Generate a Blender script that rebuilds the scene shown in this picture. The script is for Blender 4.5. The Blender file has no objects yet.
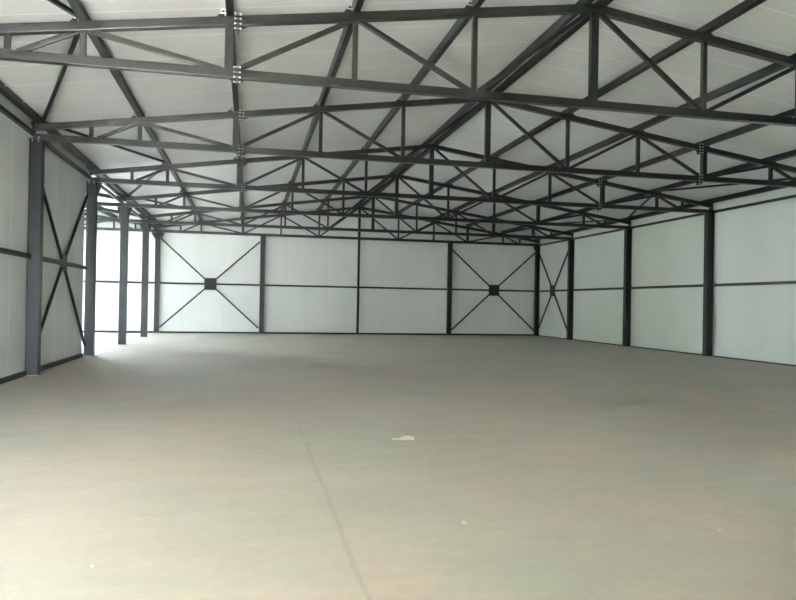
import bpy, bmesh, math, random
from mathutils import Vector, Matrix

random.seed(7)
SC = bpy.context.scene
COL = SC.collection

# ------------------------------------------------------------------ dimensions (metres)
W = 19.596                       # span between the two column rows
S = 5.125                        # bay length
Y2 = 15.462                      # second truss in view
TY = {1: Y2 - S, 2: Y2, 3: Y2 + S, 4: Y2 + 2*S, 5: Y2 + 3*S, 6: Y2 + 3*S + 3.97}
Y6 = TY[6]
YF = -.6                       # inner face of the front wall
HB, HE, HR = 4.923, 5.125, 6.507  # centre heights: bottom chord, top chord at eave and at ridge
HG = 2.42                        # girt height
CH = 0.125                       # chord section
PUR = 0.14                       # purlin height
FR = {0: 0, 1: .2044, 2: .4071, 3: .5967, 4: .7906, 5: 1}   # panel points of a half span
HALF = W/2
SLOPE = (HR - HE)/HALF
ANG = math.atan(SLOPE)
WALL = 0.13                      # wall face behind the column axis


def nx(n):
    return FR[n]*HALF if n <= 5 else W - FR[10 - n]*HALF


def zt(x):
    x = abs(x)
    x = min(x, W - x)
    return HE + SLOPE*x


def zroof(x):                    # underside of the roof sheets
    return zt(x) + (CH/2)/math.cos(ANG) + PUR + 0.004


# ------------------------------------------------------------------ materials
def new_mat(name):
    m = bpy.data.materials.new(name)
    m.use_nodes = True
    nt = m.node_tree
    return m, nt, nt.nodes['Principled BSDF']


def N(nt, t, **kw):
    n = nt.nodes.new(t)
    for k, v in kw.items():
        setattr(n, k, v)
    return n


def math_node(nt, op, a, b=None, c=None):
    n = N(nt, 'ShaderNodeMath', operation=op)
    for i, v in enumerate((a, b, c)):
        if v is None:
            continue
        if isinstance(v, (int, float)):
            n.inputs[i].default_value = v
        else:
            nt.links.new(v, n.inputs[i])
    return n.outputs[0]


def mixc(nt, f, a, b):
    n = N(nt, 'ShaderNodeMix', data_type='RGBA')
    for i, v in ((0, f), (6, a), (7, b)):
        if isinstance(v, (int, float)):
            n.inputs[i].default_value = v
        elif isinstance(v, tuple):
            n.inputs[i].default_value = (*v, 1)
        else:
            nt.links.new(v, n.inputs[i])
    return n.outputs[2]


def ramp(nt, fac, lo, hi):
    n = N(nt, 'ShaderNodeMapRange')
    n.inputs[1].default_value = lo
    n.inputs[2].default_value = hi
    nt.links.new(fac, n.inputs[0])
    return n.outputs[0]


def noise(nt, co, scale, detail=4, rough=.55, vec_scale=None):
    if vec_scale:
        mp = N(nt, 'ShaderNodeMapping')
        mp.inputs['Scale'].default_value = vec_scale
        nt.links.new(co, mp.inputs[0])
        co = mp.outputs[0]
    n = N(nt, 'ShaderNodeTexNoise')
    n.inputs['Scale'].default_value = scale
    n.inputs['Detail'].default_value = detail
    n.inputs['Roughness'].default_value = rough
    nt.links.new(co, n.inputs['Vector'])
    return n.outputs['Fac']


def steel(name, col, rough, var=.25, metallic=0.0, spec=.5):
    m, nt, b = new_mat(name)
    g = N(nt, 'ShaderNodeNewGeometry')
    f = noise(nt, g.outputs['Position'], 3.0, 5)
    f2 = noise(nt, g.outputs['Position'], 22.0, 3)
    dark = tuple(c*(1 - var) for c in col)
    lite = tuple(c*(1 + var) for c in col)
    nt.links.new(mixc(nt, f, dark, lite), b.inputs['Base Color'])
    r = math_node(nt, 'MULTIPLY_ADD', f2, .2, rough - .1)
    nt.links.new(r, b.inputs['Roughness'])
    b.inputs['Metallic'].default_value = metallic
    b.inputs['Specular IOR Level'].default_value = spec
    return m


def panel_mat(name, axis, spacing, offset, base, seam, width=.012, rough=.42):
    """white coated sandwich panels: joints every `spacing` metres along one axis"""
    m, nt, b = new_mat(name)
    g = N(nt, 'ShaderNodeNewGeometry')
    sp = N(nt, 'ShaderNodeSeparateXYZ')
    nt.links.new(g.outputs['Position'], sp.inputs[0])
    c = sp.outputs[axis]
    t = math_node(nt, 'DIVIDE', math_node(nt, 'SUBTRACT', c, offset), spacing)
    fr = math_node(nt, 'FRACT', t)
    dist = math_node(nt, 'MULTIPLY', math_node(nt, 'MINIMUM', fr, math_node(nt, 'SUBTRACT', 1.0, fr)), spacing)
    line = math_node(nt, 'LESS_THAN', dist, width)
    # each sheet a hair different in tone, plus soft dusty mottling
    wn = N(nt, 'ShaderNodeTexWhiteNoise', noise_dimensions='1D')
    nt.links.new(math_node(nt, 'FLOOR', t), wn.inputs['W'])
    mott = noise(nt, g.outputs['Position'], .9, 5)
    tone = math_node(nt, 'ADD', math_node(nt, 'MULTIPLY', wn.outputs['Value'], .2), math_node(nt, 'MULTIPLY', mott, .8))
    col = mixc(nt, tone, tuple(x*.93 for x in base), tuple(min(1, x*1.04) for x in base))
    col = mixc(nt, line, col, seam)
    nt.links.new(col, b.inputs['Base Color'])
    b.inputs['Roughness'].default_value = rough
    b.inputs['Specular IOR Level'].default_value = .4
    # fine ribs rolled into the sheets + the joint groove
    rib = math_node(nt, 'SINE', math_node(nt, 'MULTIPLY', c, 2*math.pi/.125))
    h = math_node(nt, 'ADD', math_node(nt, 'MULTIPLY', rib, .0006), math_node(nt, 'MULTIPLY', line, -.004))
    bp = N(nt, 'ShaderNodeBump')
    bp.inputs['Strength'].default_value = .35
    bp.inputs['Distance'].default_value = 1
    nt.links.new(h, bp.inputs['Height'])
    nt.links.new(bp.outputs[0], b.inputs['Normal'])
    return m


def floor_mat():
    m, nt, b = new_mat('trowelled_concrete')
    g = N(nt, 'ShaderNodeNewGeometry')
    P = g.outputs['Position']
    big = ramp(nt, noise(nt, P, .45, 4, .55), .38, .62)
    big2 = ramp(nt, noise(nt, P, .8, 5, .6, (1, 1.5, 1)), .40, .64)
    mid = ramp(nt, noise(nt, P, 1.7, 6, .65, (.8, 1.8, 1)), .35, .68)
    fine = noise(nt, P, 11, 6, .65)
    col = mixc(nt, big, (.50, .495, .425), (.625, .52, .45))     # greenish and pinkish cement
    col = mixc(nt, math_node(nt, 'MULTIPLY', big2, .6), col, (.565, .535, .465))
    col = mixc(nt, math_node(nt, 'MULTIPLY', mid, .18), col, (.44, .42, .37))
    col = mixc(nt, math_node(nt, 'MULTIPLY', ramp(nt, fine, .3, .75), .22), col, (.30, .29, .26))
    # trowel scuffs, dark and chalky
    sc = ramp(nt, noise(nt, P, 1.1, 7, .7, (.6, 2.4, 1)), .60, .74)
    col = mixc(nt, math_node(nt, 'MULTIPLY', sc, .34), col, (.24, .225, .20))
    sc2 = ramp(nt, noise(nt, P, 2.3, 5, .7, (.6, 2.0, 1)), .66, .78)
    col = mixc(nt, math_node(nt, 'MULTIPLY', sc2, .5), col, (.60, .58, .53))
    # pour joint running down the hall
    sp = N(nt, 'ShaderNodeSeparateXYZ')
    nt.links.new(P, sp.inputs[0])
    wob = math_node(nt, 'MULTIPLY', math_node(nt, 'SUBTRACT', noise(nt, P, 1.5, 3), .5), .06)
    d = math_node(nt, 'ABSOLUTE', math_node(nt, 'SUBTRACT', math_node(nt, 'ADD', sp.outputs[0], wob), 5.0))
    jl = math_node(nt, 'SUBTRACT', 1.0, ramp(nt, d, .004, .03))
    # the filled joint fades out further into the hall
    jl = math_node(nt, 'MULTIPLY', jl, math_node(nt, 'SUBTRACT', 1.0, ramp(nt, sp.outputs[1], 6.5, 10.5)))
    col = mixc(nt, math_node(nt, 'MULTIPLY', jl, .32), col, (.34, .27, .245))
    nt.links.new(col, b.inputs['Base Color'])
    nt.links.new(math_node(nt, 'MULTIPLY_ADD', mid, .18, .5), b.inputs['Roughness'])
    b.inputs['Specular IOR Level'].default_value = .35
    bp = N(nt, 'ShaderNodeBump')
    bp.inputs['Strength'].default_value = .15
    bp.inputs['Distance'].default_value = .006
    nt.links.new(fine, bp.inputs['Height'])
    nt.links.new(bp.outputs[0], b.inputs['Normal'])
    return m


def plain(name, col, rough=.6, metallic=0, scale=12, var=.15):
    m, nt, b = new_mat(name)
    g = N(nt, 'ShaderNodeNewGeometry')
    f = noise(nt, g.outputs['Position'], scale, 5)
    nt.links.new(mixc(nt, f, tuple(c*(1 - var) for c in col), tuple(min(1, c*(1 + var)) for c in col)), b.inputs['Base Color'])
    b.inputs['Roughness'].default_value = rough
    b.inputs['Metallic'].default_value = metallic
    return m


M_STEEL = steel('dark_grey_primed_steel', (.018, .019, .0175), .31, .25, 0, .75)
M_COL = steel('dark_grey_column_paint', (.014, .017, .018), .36)
M_BLACK = steel('black_painted_steel', (.012, .013, .012), .42)
M_PLATE = steel('gusset_paint', (.018, .021, .021), .5)
M_BOLT = steel('zinc_plated_bolt', (.80, .80, .78), .35, .08, .6)
M_FLOOR = floor_mat()
WHITE = (.86, .865, .85)
M_ROOF = panel_mat('roof_sandwich_panel', 1, 1.0, .35, (.80, .80, .79), (.97, .97, .96), .015, .38)  # near-white seams: light caught by the panel lips, put into the colour
M_WALLX = panel_mat('back_wall_panel', 0, 1.0, .12, (.87, .875, .87), (.76, .78, .77), .008)
M_WALLL = panel_mat('left_wall_panel', 1, 1.04, .85, (.79, .80, .785), (.97, .97, .96), .02)
M_WALLR = panel_mat('right_wall_panel_dimmed', 1, 1.0, .1, (.77, .80, .76), (.74, .76, .74), .008)  # base darkened and greened to imitate the dimmer light on the right wall
M_CUT = steel('dark_bounce_cut', (.05, .055, .05), .6)  # dark finish put on the unseen front wall to cut bounce light
M_GROUT = plain('base_grout', (.46, .46, .41), .8)
M_GROUND = plain('yard_concrete', (.52, .55, .57), .85, 0, 2)  # cool tint chosen to turn daylight bounced into the annex bluish
M_DIRT = plain('yard_gravel', (.55, .535, .50), .9, 0, 2)  # warm tint chosen to warm the daylight bounced through the gateway
M_BLOCK = plain('light_block_green', (.10, .14, .06), .95, 0, 1.5, .4)  # green for the added light-blocking banks
M_PAPER = plain('torn_paper', (.88, .84, .76), .8)
M_STONE = plain('pale_pebble', (.70, .69, .64), .75)
M_STRAP = plain('yellow_strap', (.55, .54, .16), .5)
M_STRAPW = plain('white_strap', (.80, .80, .70), .5)


# ------------------------------------------------------------------ mesh helpers
def beam_into(bm, a, b, w, h, up=(0, 0, 1), bev=.006):
    """rectangular hollow-section look: box from a to b, w across, h along 'up'"""
    a, b = Vector(a), Vector(b)
    d = (b - a).normalized()
    u = Vector(up)
    side = d.cross(u)
    if side.length < 1e-5:
        side = d.cross(Vector((1, 0, 0)))
    side.normalize()
    u = side.cross(d).normalized()
    t = bmesh.new()
    vs = []
    for p in (a, b):
        for sx, sy in ((-1, -1), (1, -1), (1, 1), (-1, 1)):
            vs.append(t.verts.new(p + side*(sx*w/2) + u*(sy*h/2)))
    for f in ((3, 2, 1, 0), (4, 5, 6, 7), (0, 1, 5, 4), (1, 2, 6, 5), (2, 3, 7, 6), (3, 0, 4, 7)):
        t.faces.new([vs[i] for i in f])
    bmesh.ops.recalc_face_normals(t, faces=t.faces)
    if bev:
        long_e = [e for e in t.edges if abs((e.verts[1].co - e.verts[0].co).normalized().dot(d)) > .99]
        bmesh.ops.bevel(t, geom=long_e, offset=bev, segments=2, profile=.5, affect='EDGES')
    me = bpy.data.meshes.new('tmp')
    t.to_mesh(me)
    t.free()
    bm.from_mesh(me)
    bpy.data.meshes.remove(me)


def box_into(bm, x0, x1, y0, y1, z0, z1):
    vs = [bm.verts.new(p) for p in ((x0, y0, z0), (x1, y0, z0), (x1, y1, z0), (x0, y1, z0),
                                    (x0, y0, z1), (x1, y0, z1), (x1, y1, z1), (x0, y1, z1))]
    for f in ((3, 2, 1, 0), (4, 5, 6, 7), (0, 1, 5, 4), (1, 2, 6, 5), (2, 3, 7, 6), (3, 0, 4, 7)):
        bm.faces.new([vs[i] for i in f])


def prism_into(bm, poly, vec):
    """extrude a planar polygon (list of 3-D points) along vec"""
    vec = Vector(vec)
    a = [bm.verts.new(Vector(p)) for p in poly]
    b = [bm.verts.new(Vector(p) + vec) for p in poly]
    fs = [bm.faces.new(a), bm.faces.new(list(reversed(b)))]
    n = len(a)
    for i in range(n):
        fs.append(bm.faces.new([a[i], b[i], b[(i + 1) % n], a[(i + 1) % n]]))
    bmesh.ops.recalc_face_normals(bm, faces=fs)


def rod_into(bm, a, b, r, seg=10):
    a, b = Vector(a), Vector(b)
    d = b - a
    q = Vector((0, 0, 1)).rotation_difference(d.normalized()).to_matrix().to_4x4()
    bmesh.ops.create_cone(bm, cap_ends=True, segments=seg, radius1=r, radius2=r, depth=d.length,
                          matrix=Matrix.Translation((a + b)/2) @ q)


def obj(name, bm, mat, parent=None, smooth=False):
    me = bpy.data.meshes.new(name)
    bm.to_mesh(me)
    bm.free()
    if smooth:
        for p in me.polygons:
            p.use_smooth = True
    me.materials.append(mat)
    o = bpy.data.objects.new(name, me)
    COL.objects.link(o)
    if parent:
        o.parent = parent
    return o


def beam(name, a, b, w, h, mat, parent=None, up=(0, 0, 1), bev=.006):
    bm = bmesh.new()
    beam_into(bm, a, b, w, h, up, bev)
    return obj(name, bm, mat, parent)


def tag(o, label, cat, group=None):
    o['label'] = label
    o['category'] = cat
    if group:
        o['group'] = group
    return o


def thing(name, loc):
    o = bpy.data.objects.new(name, None)
    o.empty_display_size = .2
    o.location = loc
    COL.objects.link(o)
    return o


def copy_tree(o, parent=None):
    c = o.copy()
    COL.objects.link(c)
    if parent:
        c.parent = parent
    for ch in list(o.children):
        copy_tree(ch, c)
    return c


def struct(name, bm, mat):
    o = obj(name, bm, mat)
    o['kind'] = 'structure'
    return o


# ------------------------------------------------------------------ the setting
T = .10                                   # panel thickness
YB = Y6 + WALL                            # inner face of the back wall
XL, XR = -WALL, W + WALL
XA = -W                                   # far edge of the second span
ZE = zroof(0) + .0

bm = bmesh.new()
box_into(bm, XA - .3, XR + T, YF - T, YB + T, -.2, 0)
struct('floor', bm, M_FLOOR)

bm = bmesh.new()
box_into(bm, -90, 110, -80, 20, -.35, -.06)
struct('ground_front', bm, M_DIRT)
bm = bmesh.new()                          # unseen green banks, added outside both openings to block light from the left
prism_into(bm, [(-.5, -1.0, -.1), (-2.3, -1.0, 6.5), (-14, -1.0, 9), (-14, -1.0, -.3)], (0, -45, 0))
prism_into(bm, [(-12.6, 35.4, -.1), (-13.5, 35.4, 6.5), (-30, 35.4, 7.5), (-30, 35.4, -.3)], (0, 3.4, 0))  # second blocker, keeps doorway light off the right wall
struct('ground_light_block', bm, M_BLOCK)
bm = bmesh.new()
box_into(bm, -90, 110, 20, 120, -.35, -.06)
struct('ground_back', bm, M_GROUND)

# roof: two slopes over the hall, two over the neighbouring span
def roof(name, xa, xb, y0, y1):
    b_ = bmesh.new()
    za, zb = zroof(max(min(xa, W), -W)), zroof(max(min(xb, W), -W))
    prism_into(b_, [(xa, y0, za), (xb, y0, zb), (xb, y0, zb + T), (xa, y0, za + T)], (0, y1 - y0, 0))
    return struct(name, b_, M_ROOF)

roof('ceiling_left', 0, HALF, YF - T, YB + T)
r = roof('ceiling_right', HALF, W, YF - T, YB + T)
roof('ceiling_annex', -HALF, 0, TY[3] - .42, YB + T)
roof('ceiling_annex_outer', -W, -HALF, TY[3] - .42, YB + T)
bm = bmesh.new()                          # flat strip that closes the right eave over the wall
box_into(bm, W, XR + T, YF - T, YB + T, zroof(W), zroof(W) + T)
struct('ceiling_right_eave', bm, M_ROOF)
bm = bmesh.new()
box_into(bm, XL - T, 0, YF - T, TY[3] - .42, zroof(0), zroof(0) + T)
struct('ceiling_left_eave', bm, M_ROOF)

# back wall of both spans, with the open doorway of the neighbouring span
DX0, DX1, DZ = -8.0, -4.9, 5.15
bm = bmesh.new()
box_into(bm, XA - .3, DX0, YB, YB + T, 0, ZE)
box_into(bm, DX1, XR + T, YB, YB + T, 0, ZE)
box_into(bm, DX0, DX1, YB, YB + T, DZ, ZE)
for x0 in (0, -W):
    prism_into(bm, [(x0, YB, ZE), (x0 + W, YB, ZE), (x0 + HALF, YB, zroof(HALF) + .03)], (0, T, 0))
struct('wall_back', bm, M_WALLX)

# right wall, left wall (stops short of the third column), second span's side and front walls
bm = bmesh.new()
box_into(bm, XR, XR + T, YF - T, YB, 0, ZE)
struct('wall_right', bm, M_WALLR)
bm = bmesh.new()
box_into(bm, XL - T, XL, YF - T, TY[3] - .30, 0, ZE)
box_into(bm, XL - T, XL, TY[3] - .30, TY[3] + .12, 4.55, ZE)
struct('wall_left', bm, M_WALLL)
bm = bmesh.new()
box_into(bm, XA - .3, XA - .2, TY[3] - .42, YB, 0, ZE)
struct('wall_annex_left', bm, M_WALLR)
bm = bmesh.new()
YA = TY[3] - .30
prism_into(bm, [(XA - .2, YA, 0), (XL - T, YA, 0), (XL - T, YA, zroof(.23)), (-HALF, YA, zroof(HALF)), (XA - .2, YA, ZE)], (0, -T, 0))
struct('wall_annex_front', bm, M_WALLX)

# front wall behind the camera with its wide open gateway
GX0, GX1, GZ = .3, 3.1, 2.1
bm = bmesh.new()
box_into(bm, XL, GX0, YF - T, YF, 0, ZE)
box_into(bm, GX1, XR, YF - T, YF, 0, ZE)
box_into(bm, GX0, GX1, YF - T, YF, GZ, ZE)
prism_into(bm, [(0, YF - T, ZE), (W, YF - T, ZE), (HALF, YF - T, zroof(HALF) + .03)], (0, T, 0))
struct('wall_front', bm, M_CUT)
bm = bmesh.new()                          # unseen canopy, added outside the gateway to block the high sky
box_into(bm, -.2, 4.6, YF - T - 2.6, YF - T, 2.75, 2.87)
struct('trim_sky_block', bm, M_CUT)

# dark sill angles along the foot of the walls
def sill(name, x0, x1, y0, y1, h):
    b_ = bmesh.new()
    box_into(b_, x0, x1, y0, y1, 0, h)
    return struct(name, b_, M_PLATE)

sill('baseboard_back', DX1, XR, YB - .05, YB, .085)
sill('baseboard_left', XL, XL + .05, YF, TY[3] - .30, .10)
sill('baseboard_right', XR - .03, XR, YF, YB - .05, .045)


def bolt_mesh(axis, length, r=.013):
    b_ = bmesh.new()
    ax = Vector(axis)
    rod_into(b_, -ax*length/2, ax*length/2, r*.6, 8)
    for s in (-1, 1):
        rod_into(b_, ax*(s*length/2), ax*(s*(length/2 - .018)), r, 6)
    me = bpy.data.meshes.new('bolt')
    b_.to_mesh(me)
    b_.free()
    me.materials.append(M_BOLT)
    return me


BOLT_X = bolt_mesh((1, 0, 0), .105)
BOLT_Z = bolt_mesh((0, 0, 1), .10, .014)
BOLT_Y = bolt_mesh((0, 1, 0), .05, .012)


def put(me, name, loc, parent):
    o = bpy.data.objects.new(name, me)
    COL.objects.link(o)
    o.location = loc
    o.parent = parent
    return o


# ------------------------------------------------------------------ columns
COLW, COLD = .25, .20
ZC = HB - CH/2 - .012


def make_column(w, d, h=ZC, base=True):
    t = thing('steel_column', (0, 0, 0))
    beam('shaft', (0, 0, .012), (0, 0, h), w, d, M_COL, t, up=(0, 1, 0), bev=.012)
    if base:
        b_ = bmesh.new()
        box_into(b_, -w/2 - .06, w/2 + .06, -d/2 - .08, d/2 + .05, 0, .014)
        obj('base_plate', b_, M_GROUT, t)
        b_ = bmesh.new()
        box_into(b_, -w/2 - .03, w/2 + .03, -d/2 - .05, d/2 + .03, h, h + .012)
        obj('cap_plate', b_, M_COL, t)
    return t


def add_brackets(t, w, sides, drop=.5, reach=.22):
    for s in sides:
        b_ = bmesh.new()
        prism_into(b_, [(s*w/2, -.03, ZC), (s*(w/2 + reach), -.03, ZC), (s*(w/2 + reach), -.03, ZC - .06),
                        (s*w/2, -.03, ZC - drop)], (0, .06, 0))
        obj('bracket', b_, M_COL, t)


proto = make_column(COLW, COLD)
GL, GR = 'columns of the left row', 'columns along the right wall'
lab_left = {
    1: 'dark grey steel column on the left wall nearest the open front gateway',
    2: 'large grey steel column standing against the left wall, nearest one in the photo',
    3: 'dark steel column at the free end of the left wall, beside the bright slit',
    4: 'first free-standing dark column past the end of the left wall',
    5: 'second free-standing dark column past the left wall, just before the back corner',
    6: 'dark steel column at the left back corner with a flared head against the white wall'}
lab_right = {
    1: 'black steel column on the right wall nearest the front gateway',
    2: 'black steel column on the right wall, next nearer than the tallest one in the photo',
    3: 'tallest black column in view along the right wall, the nearest one in the photo',
    4: 'black column on the right wall, second nearest in the photo',
    5: 'black column on the right wall beside its cross-braced bay, away from the corner',
    6: 'black column in the right back corner where the two cross-braced bays meet'}
first = True
for k in range(1, 7):
    for side, x, labs, g in ((0, 0, lab_left, GL), (1, W, lab_right, GR)):
        if first:
            o = proto
            first = False
        else:
            o = copy_tree(proto)
        if k == 6:
            o.scale = (.88, .88, 1)
        o.location = (x, TY[k], 0)
        tag(o, labs[k], 'column', g)
        if side == 0 and k >= 3:
            add_brackets(o, COLW, (-1, 1), .42 if k < 6 else .34, .12 if k < 6 else .20)
        if side == 0 and k in (2, 3):
            for bx in (-.06, .06):
                put(BOLT_Z, 'bolt', (bx, -.125, ZC + .01), o)
        if side == 1 and k == 6:
            add_brackets(o, COLW, (-1,), .3, .14)
XM1, XM2, XM3 = .2535*W, W/2, .748*W
for x, w, lab in ((XM1, .23, 'dark column on the back wall at the right edge of the left cross-braced bay'),
                  (XM2, .11, 'thinnest dark post in the middle of the back wall under the ridge'),
                  (XM3, .23, 'dark column on the back wall at the left edge of the right cross-braced bay')):
    t = make_column(w, .16 if w > .2 else .10)
    t.name = 'wall_post'
    t.location = (x, Y6, 0)
    tag(t, lab, 'column', 'posts on the back wall')


# ------------------------------------------------------------------ trusses
def make_truss(detail=True):
    """origin: axis of the left column at floor level"""
    t = thing('roof_truss', (0, 0, 0))
    SP = nx(2) + .12
    cuts = [-.06, SP, HALF, W - SP, W + .06]
    for i in range(4):
        a, b_ = cuts[i], cuts[i + 1]
        beam('top_chord', (a, 0, HE + SLOPE*min(a, W - a)), (b_, 0, HE + SLOPE*min(b_, W - b_)), CH, CH, M_STEEL, t)
    for a, b_ in ((-.02, SP), (SP, W - SP), (W - SP, W + .02)):
        beam('bottom_chord', (a, 0, HB), (b_, 0, HB), CH, CH, M_STEEL, t)
    for s in (0, 1):
        X = (lambda v: v) if s == 0 else (lambda v: W - v)
        # end plate at the column head
        b2 = bmesh.new()
        box_into(b2, *sorted((X(-.07), X(-.055))), -.10, .10, HB - CH/2 - .0, HE + .06)
        obj('end_plate', b2, M_STEEL, t)
        # verticals
        vs = [(.106*HALF, .075)] + [(nx(i), .12 if i == 2 else .08) for i in (1, 2, 3, 4)]
        for x, w in vs:
            beam('vertical_web', (X(x), 0, HB + CH/2 - .005), (X(x), 0, zt(x) - CH/2), w, w, M_STEEL, t, up=(0, 1, 0), bev=.005)
        # diagonals: b0.5-t1, t1-b2, b2-t3, t3-b4, b4-t5
        lo, hi = HB + CH/2 - .01, -CH/2 + .01
        dg = [((.115*HALF + .04, lo), (nx(1) - .05, zt(nx(1) - .05) + hi)),
              ((nx(1) + .06, zt(nx(1) + .06) + hi), (nx(2) - .1, lo)),
              ((nx(2) + .08, lo), (nx(3) - .05, zt(nx(3) - .05) + hi)),
              ((nx(3) + .05, zt(nx(3) + .05) + hi), (nx(4) - .06, lo)),
              ((nx(4) + .06, lo), (HALF - .09, zt(HALF - .09) + hi))]
        for (xa, za), (xb, zb) in dg:
            beam('diagonal_web', (X(xa), 0, za), (X(xb), 0, zb), .07, .07, M_STEEL, t, bev=.005)
        # bolted splices of both chords: two plates and a row of bolts
        if detail:
            for zc, up, sl in ((zt(SP), .10, 1), (HB, .10, 0)):
                pl = []
                for dx in (-.012, .012):
                    b2 = bmesh.new()
                    xx = X(SP + dx)
                    box_into(b2, xx - .008, xx + .008, -.085, .085, zc - .15, zc + .11)
                    # small triangular stiffener running out along the chord
                    sg = 1 if (dx > 0) == (s == 0) else -1
                    prism_into(b2, [(xx, -CH/2 - .008, zc - .0), (xx + sg*.17, -CH/2 - .001, zc - .0), (xx, -CH/2 - .001, zc - .012), ], (0, .008, .01))
                    prism_into(b2, [(xx, -.006, zc - CH/2), (xx + sg*.13, -.006, zc - CH/2), (xx, -.006, zc - .145)], (0, .012, 0))
                    pl.append(obj('splice_plate', b2, M_STEEL, t))
                for j in range(4):
                    put(BOLT_X, 'bolt', (X(SP), -.076, zc + .085 - j*.072), pl[0])
    beam('vertical_web', (HALF, 0, HB + CH/2 - .005), (HALF, 0, HR - CH/2), .13, .10, M_STEEL, t, up=(0, 1, 0), bev=.005)
    b2 = bmesh.new()                       # ridge plate
    prism_into(b2, [(HALF - .2, -.068, HR - .035), (HALF + .2, -.068, HR - .035), (HALF + .2, -.068, HR + .03), (HALF, -.068, HR + .06), (HALF - .2, -.068, HR + .03)], (0, .136, 0))
    obj('ridge_plate', b2, M_STEEL, t)
    # purlin cleats
    for n in range(11):
        xs = [(nx(n), -1 if n <= 5 else 1)] if n != 5 else []
        for x, s in xs:
            x = min(max(x, .04), W - .04)
            zb = zt(x) + CH/2 - .005
            b2 = bmesh.new()
            sx = x + s*.075
            prism_into(b2, [(sx, -.004, zb), (sx + s*.11, -.004, zb + s*0 - .0), (sx, -.004, zb + .13)], (0, .008, 0))
            cl = obj('purlin_cleat', b2, M_STEEL, t)
            if detail:
                for dz in (.05, .10):
                    put(BOLT_X, 'bolt', (sx + s*.0, -.03, zb + dz), cl)
    return t


g = 'trusses over the main hall'
tr = make_truss(True)
tlab = {1: 'nearest long dark steel roof truss, crossing the very top of the photo',
        2: 'second nearest roof truss, ending on the large grey column of the left wall',
        3: 'third roof truss from the front, ending at the free end of the left wall',
        4: 'fourth roof truss, resting on the first free-standing left column',
        5: 'fifth roof truss, resting on the left column just before the back corner',
        6: 'farthest roof truss, standing directly against the white back wall'}
far = make_truss(False)
for k in range(1, 7):
    if k == 1:
        o = tr
    elif k <= 3:
        o = copy_tree(tr)
    elif k == 4:
        o = far
    else:
        o = copy_tree(far)
    o.location = (0, TY[k], 0)
    tag(o, tlab[k], 'truss', g)
alab = {4: 'side-annex truss just left of the first free-standing column, nearest',
        5: 'middle one of the three side-annex trusses, seen between the left columns',
        6: 'side-annex truss lying against the bluish white back wall left of the columns'}
for k in (4, 5, 6):
    o = copy_tree(far)
    o.location = (-W, TY[k], 0)
    tag(o, alab[k], 'truss', 'trusses over the side annex')

# ------------------------------------------------------------------ purlins
plabel = {0: 'dark purlin along the left eave, with bright bolt heads on it',
          1: 'first dark purlin up the left roof slope from the left eave',
          2: 'second dark purlin up from the left eave, over the bolted truss splices',
          3: 'third dark purlin up from the left eave, midway on the left slope',
          4: 'fourth dark purlin from the left eave, next below the ridge pair',
          6: 'first dark purlin down the right slope from the ridge pair',
          7: 'second dark purlin down the right slope from the ridge pair',
          8: 'third dark purlin down the right slope from the ridge pair',
          9: 'lowest purlin on the right slope before the right eave',
          10: 'black purlin along the right eave above the white right wall'}
PW = .11


def purlin(x, y0, y1, label, group, w=PW):
    z = zt(x) + (CH/2)/math.cos(ANG) + PUR/2
    loc = Vector((x, y0, z))
    s = 1 if (x % W) < HALF else -1
    up = (-s*math.sin(ANG), 0, math.cos(ANG))
    o = beam('roof_purlin', (0, 0, 0), (0, y1 - y0, 0), w, PUR, M_BLACK, None, up=up, bev=.008)
    o.location = loc
    return tag(o, label, 'purlin', group)


for n, lab in plabel.items():
    x = min(max(nx(n), .04), W - .04)
    o = purlin(x, YF, YB, lab, 'purlins of the main roof')
    if n == 0:
        for i in range(7):
            p = put(BOLT_Y, 'bolt', (PW/2 + .012, 11.2 + i*1.0 - YF, PUR/2 - .03), o)
            p.scale = (1.2, .7, 1.2)
purlin(HALF - .15, YF, YB, 'left one of the two dark purlins running along the ridge', 'purlins of the main roof')
purlin(HALF + .15, YF, YB, 'right one of the two dark purlins running along the ridge', 'purlins of the main roof')
al = {1: 'lowest purlin of the side-annex roof, first up from the left columns',
      2: 'second purlin up the side-annex roof from the left columns',
      3: 'third purlin up the side-annex roof from the left columns',
      4: 'fourth purlin up the side-annex roof from the left columns'}
purlin(-.18, TY[3] - .1, YB, 'eave purlin of the side annex above the left columns', 'purlins of the annex roof')
for n, lab in al.items():
    purlin(-nx(n), TY[3] + .02, YB, lab, 'purlins of the annex roof')

# ------------------------------------------------------------------ wall girts and head rails
GW = .09


def girt(a, b, label, group, size=GW):
    a, b = Vector(a), Vector(b)
    o = beam('wall_girt', (0, 0, 0), b - a, size, size, M_PLATE, None)
    o.location = a
    return tag(o, label, 'girt', group)


hw = COLD/2
yb = YB - GW/2
xl, xr = XL + GW/2, XR - GW/2
girt((xl, YF, HG + .03), (xl, TY[2] - hw, HG + .03), 'mid-height dark girt on the left wall, in front of the large grey column', 'girts of the left wall')
girt((xl, TY[2] + hw, HG + .03), (xl, TY[3] - hw, HG + .03), 'mid-height dark girt crossing the braced bay of the left wall', 'girts of the left wall')
xs = [0, XM1, XM2, XM3, W]
bl = ['mid-height girt in the left cross-braced bay of the back wall',
      'mid-height girt left of the thin middle post on the back wall',
      'mid-height girt right of the thin middle post on the back wall',
      'mid-height girt in the right cross-braced bay of the back wall']
for i in range(4):
    a = xs[i] + (.12 if i != 2 else .05)
    b = xs[i + 1] - (.12 if i != 1 else .05)
    girt((a, yb, HG), (b, yb, HG), bl[i], 'girts of the back wall', .085)
girt((DX1, yb, HG), (-.12, yb, HG), 'mid-height girt on the bluish annex wall left of the corner column', 'girts of the back wall', .085)
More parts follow.
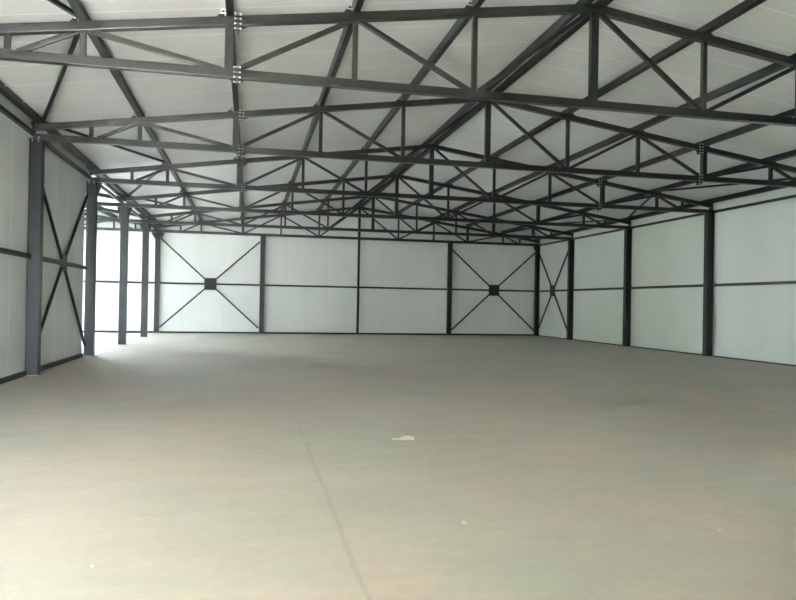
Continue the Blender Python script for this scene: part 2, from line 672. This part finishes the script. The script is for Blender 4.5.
rl = {1: 'girt on the right wall nearest the front, right of the next-nearest bay',
      2: 'mid-height girt on the right wall, right of the tallest column in view',
      3: 'mid-height girt on the right wall between the tallest and second nearest columns',
      4: 'mid-height girt on the right wall between the second and third nearest columns',
      5: 'short mid-height girt in the cross-braced end bay of the right wall'}
for k in range(1, 6):
    girt((xr, TY[k] + hw, HG), (xr, TY[k + 1] - hw, HG), rl[k], 'girts of the right wall')
def rail(x, y0, y1, z, label):
    o = beam('head_rail', (0, 0, 0), (0, y1 - y0, 0), .08, .08, M_BLACK)
    o.location = (x, y0, z)
    return tag(o, label, 'rail', 'rails at the wall heads')


rail(XL + .04, YF, Y6, 5.0, 'dark rail along the head of the left wall just under the eave purlin')
rail(XR - .04, YF, Y6, 4.91, 'thin black rail along the head of the right wall under its eave purlin')


# ------------------------------------------------------------------ wall cross bracing
def wall_brace(loc, axis, L, zlo, zhi, zc, plate, out, label, w=.07, tilt=0):
    """X of four bars meeting a square plate; axis 'x' or 'y', out = direction into the hall"""
    t = thing('cross_brace', loc)
    ax = Vector((1, 0, 0)) if axis == 'x' else Vector((0, 1, 0))
    o_ = Vector(out)
    c = Vector((0, 0, zc)) + ax*(L/2)
    for e, z in ((0, zlo), (0, zhi), (1, zlo), (1, zhi)):
        p = ax*(L*e) + Vector((0, 0, z))
        d = (p - c).normalized()
        beam('brace_bar', c + d*plate*.45, p, w, .05, M_PLATE, t, up=out, bev=.004)
    b_ = bmesh.new()
    h = plate/2
    q = [c + ax*(sx*h) + Vector((0, 0, sz*h)) + o_*.027 for sx, sz in ((-1, -1), (1, -1), (1, 1), (-1, 1))]
    prism_into(b_, q, o_*.014)
    obj('gusset_plate', b_, M_PLATE, t)
    return tag(t, label, 'brace', 'wall cross braces')


yo = YB - GW - .03
wall_brace((.135, yo, 0), 'x', XM1 - .275, .27, 4.57, HG, .58, (0, -1, 0),
           'large dark X brace with square plate on the left of the back wall')
wall_brace((XM3 + .14, yo, 0), 'x', W - XM3 - .275, .27, 4.50, HG, .58, (0, -1, 0),
           'large dark X brace with square plate on the right of the back wall')
wall_brace((XR - GW - .03, TY[5] + .125, 0), 'y', Y6 - TY[5] - .24, .25, 4.55, HG, .55, (-1, 0, 0),
           'narrow-looking black X brace on the right wall beside the back corner')
wall_brace((XL + .045, TY[2] + .125, 0), 'y', S - .25, .28, 4.50, HG + .03, .40, (1, 0, 0),
           'dark X brace on the left wall beside the large grey column')

# ------------------------------------------------------------------ zigzag roof bracing
def roof_brace(ka, na, kb, nb, label, mirror):
    def P(k, n):
        x = nx(n) if n else .10
        if mirror:
            x = W - x
        y = TY[k] if k else TY[1] - S
        return Vector((x, y, zt(x) + CH/2 + .045))
    a, b = P(ka, na), P(kb, nb)
    d = (b - a).normalized()
    a = a + d*.12
    b = b - d*.12
    o = beam('roof_brace', (0, 0, 0), b - a, .06, .06, M_BLACK)
    o.location = a
    return tag(o, label, 'brace', 'zigzag braces in the roof')


ords = {0: 'before the nearest truss', 1: 'between the nearest and second trusses', 2: 'between the second and third trusses',
        3: 'between the third and fourth trusses', 4: 'between the fourth and fifth trusses', 5: 'between the fifth and farthest trusses'}
for k in range(0, 6):
    for mir, sd in ((False, 'left'), (True, 'right')):
        na, nb = (0, 1) if k % 2 == 0 else (1, 0)
        if k == 0 and mir:
            continue
        roof_brace(k, na, k + 1, nb, 'thin slanting roof brace at the %s eave %s' % (sd, ords[k]), mir)

# ------------------------------------------------------------------ bits on the floor
def sheet_scrap():
    b_ = bmesh.new()
    nxs, nys = 13, 6
    vs = []
    rnd = random.Random(3)
    for j in range(nys):
        row = []
        for i in range(nxs):
            u, v = i/(nxs - 1) - .5, j/(nys - 1) - .5
            wd = .13*(1 - 1.1*abs(u)**1.5) + .02*rnd.random()
            z = .010 + .028*max(0, math.cos((u - .2)*4))*(.55 + v) + .006*rnd.random()
            row.append(b_.verts.new((u*.27, v*wd + .008*math.sin(u*7), z)))
        vs.append(row)
    fs = []
    for j in range(nys - 1):
        for i in range(nxs - 1):
            fs.append(b_.faces.new((vs[j][i], vs[j][i + 1], vs[j + 1][i + 1], vs[j + 1][i])))
    bmesh.ops.solidify(b_, geom=b_.faces[:], thickness=.004)
    o = obj('paper_scrap', b_, M_PAPER)
    return o


o = sheet_scrap()
o.location = (6.14, 7.89, -.001)
o.rotation_euler = (0, 0, -.2)
tag(o, 'pale torn paper scrap lying in the middle of the concrete floor', 'scrap')


def pebble(x, y, r, seed, label, mat=M_STONE):
    b_ = bmesh.new()
    bmesh.ops.create_icosphere(b_, subdivisions=2, radius=r)
    rnd = random.Random(seed)
    for v in b_.verts:
        v.co *= 1 + .25*(rnd.random() - .5)
        v.co.z *= .62
    lo = min(v.co.z for v in b_.verts)
    for v in b_.verts:
        v.co.z -= lo
    o = obj('pebble', b_, mat, None, True)
    o.location = (x, y, -.001)
    return tag(o, label, 'pebble', 'pebbles on the floor')


pebble(5.90, 4.81, .017, 1, 'small pale pebble on the floor in front of the paper scrap')
pebble(7.69, 4.36, .012, 5, 'tiny pale crumb of concrete on the floor at lower right')
pebble(3.45, 4.39, .013, 2, 'tiny pale crumb of concrete on the floor at lower left')

# yellow strap off-cut by the foot of the left wall
b_ = bmesh.new()
pts = []
for i in range(13):
    a = math.pi*(i/12)
    pts.append(Vector((.17*math.cos(a) + .05, .14*math.sin(a), .004 + .012*math.sin(a*2)**2)))
for p, q in zip(pts[:-1], pts[1:]):
    beam_into(b_, p, q, .022, .006, (0, 0, 1), 0)
o = obj('strap_offcut', b_, M_STRAP)
o.location = (.12, 13.2, .002)
tag(o, 'yellowish curled strap off-cut on the floor at the foot of the left wall', 'strap')

# ------------------------------------------------------------------ light
w = bpy.data.worlds.new('sky')
SC.world = w
w.use_nodes = True
nt = w.node_tree
bg = nt.nodes['Background']
bg.inputs['Color'].default_value = (.76, .90, 1.0, 1)
bg.inputs['Strength'].default_value = 6.2

sun = bpy.data.lights.new('sun', 'SUN')
sun.energy = 27.0
sun.angle = math.radians(2)
sun.color = (1, .985, .975)
so = bpy.data.objects.new('sun', sun)
COL.objects.link(so)
# high and behind the camera, on the yard and through the open gateway
el, az = math.radians(36), math.radians(-8)
dirv = Vector((math.sin(az)*math.cos(el), math.cos(az)*math.cos(el), -math.sin(el)))
so.rotation_euler = dirv.to_track_quat('-Z', 'Y').to_euler()
so.location = (4, -20, 30)

# the daylight openings, marked as portals so that the sky is sampled through them
def portal(name, loc, rot, sx, sy):
    l = bpy.data.lights.new(name, 'AREA')
    l.shape = 'RECTANGLE'
    l.size, l.size_y = sx, sy
    l.cycles.is_portal = True
    o = bpy.data.objects.new(name, l)
    o.location = loc
    o.rotation_euler = rot
    COL.objects.link(o)


portal('gateway_daylight', ((GX0 + GX1)/2, YF - T - .02, GZ/2), (math.radians(90), 0, 0), GX1 - GX0, GZ)
portal('annex_doorway_daylight', ((DX0 + DX1)/2, YB + T + .02, DZ/2), (math.radians(-90), 0, 0), DX1 - DX0, DZ)

# ------------------------------------------------------------------ camera
cam = bpy.data.cameras.new('camera')
cam.sensor_width = 36
cam.lens = 36*686.74/796
cam.clip_end = 300
co = bpy.data.objects.new('camera', cam)
COL.objects.link(co)
yaw, pitch, roll = .2137, .0058, .0173
R = Matrix.Rotation(-yaw, 4, 'Z') @ Matrix.Rotation(math.pi/2 + pitch, 4, 'X') @ Matrix.Rotation(roll, 4, 'Z')
co.matrix_world = Matrix.Translation((4.3386, 0, 1.6)) @ R
SC.camera = co

vs_ = SC.view_settings
vs_.view_transform = 'Standard'
vs_.look = 'None'
vs_.gamma = 1
vs_.use_curve_mapping = False
vs_.exposure = 4.38
try:
    SC.cycles.diffuse_bounces = 8
    SC.cycles.max_bounces = 12
except Exception:
    pass
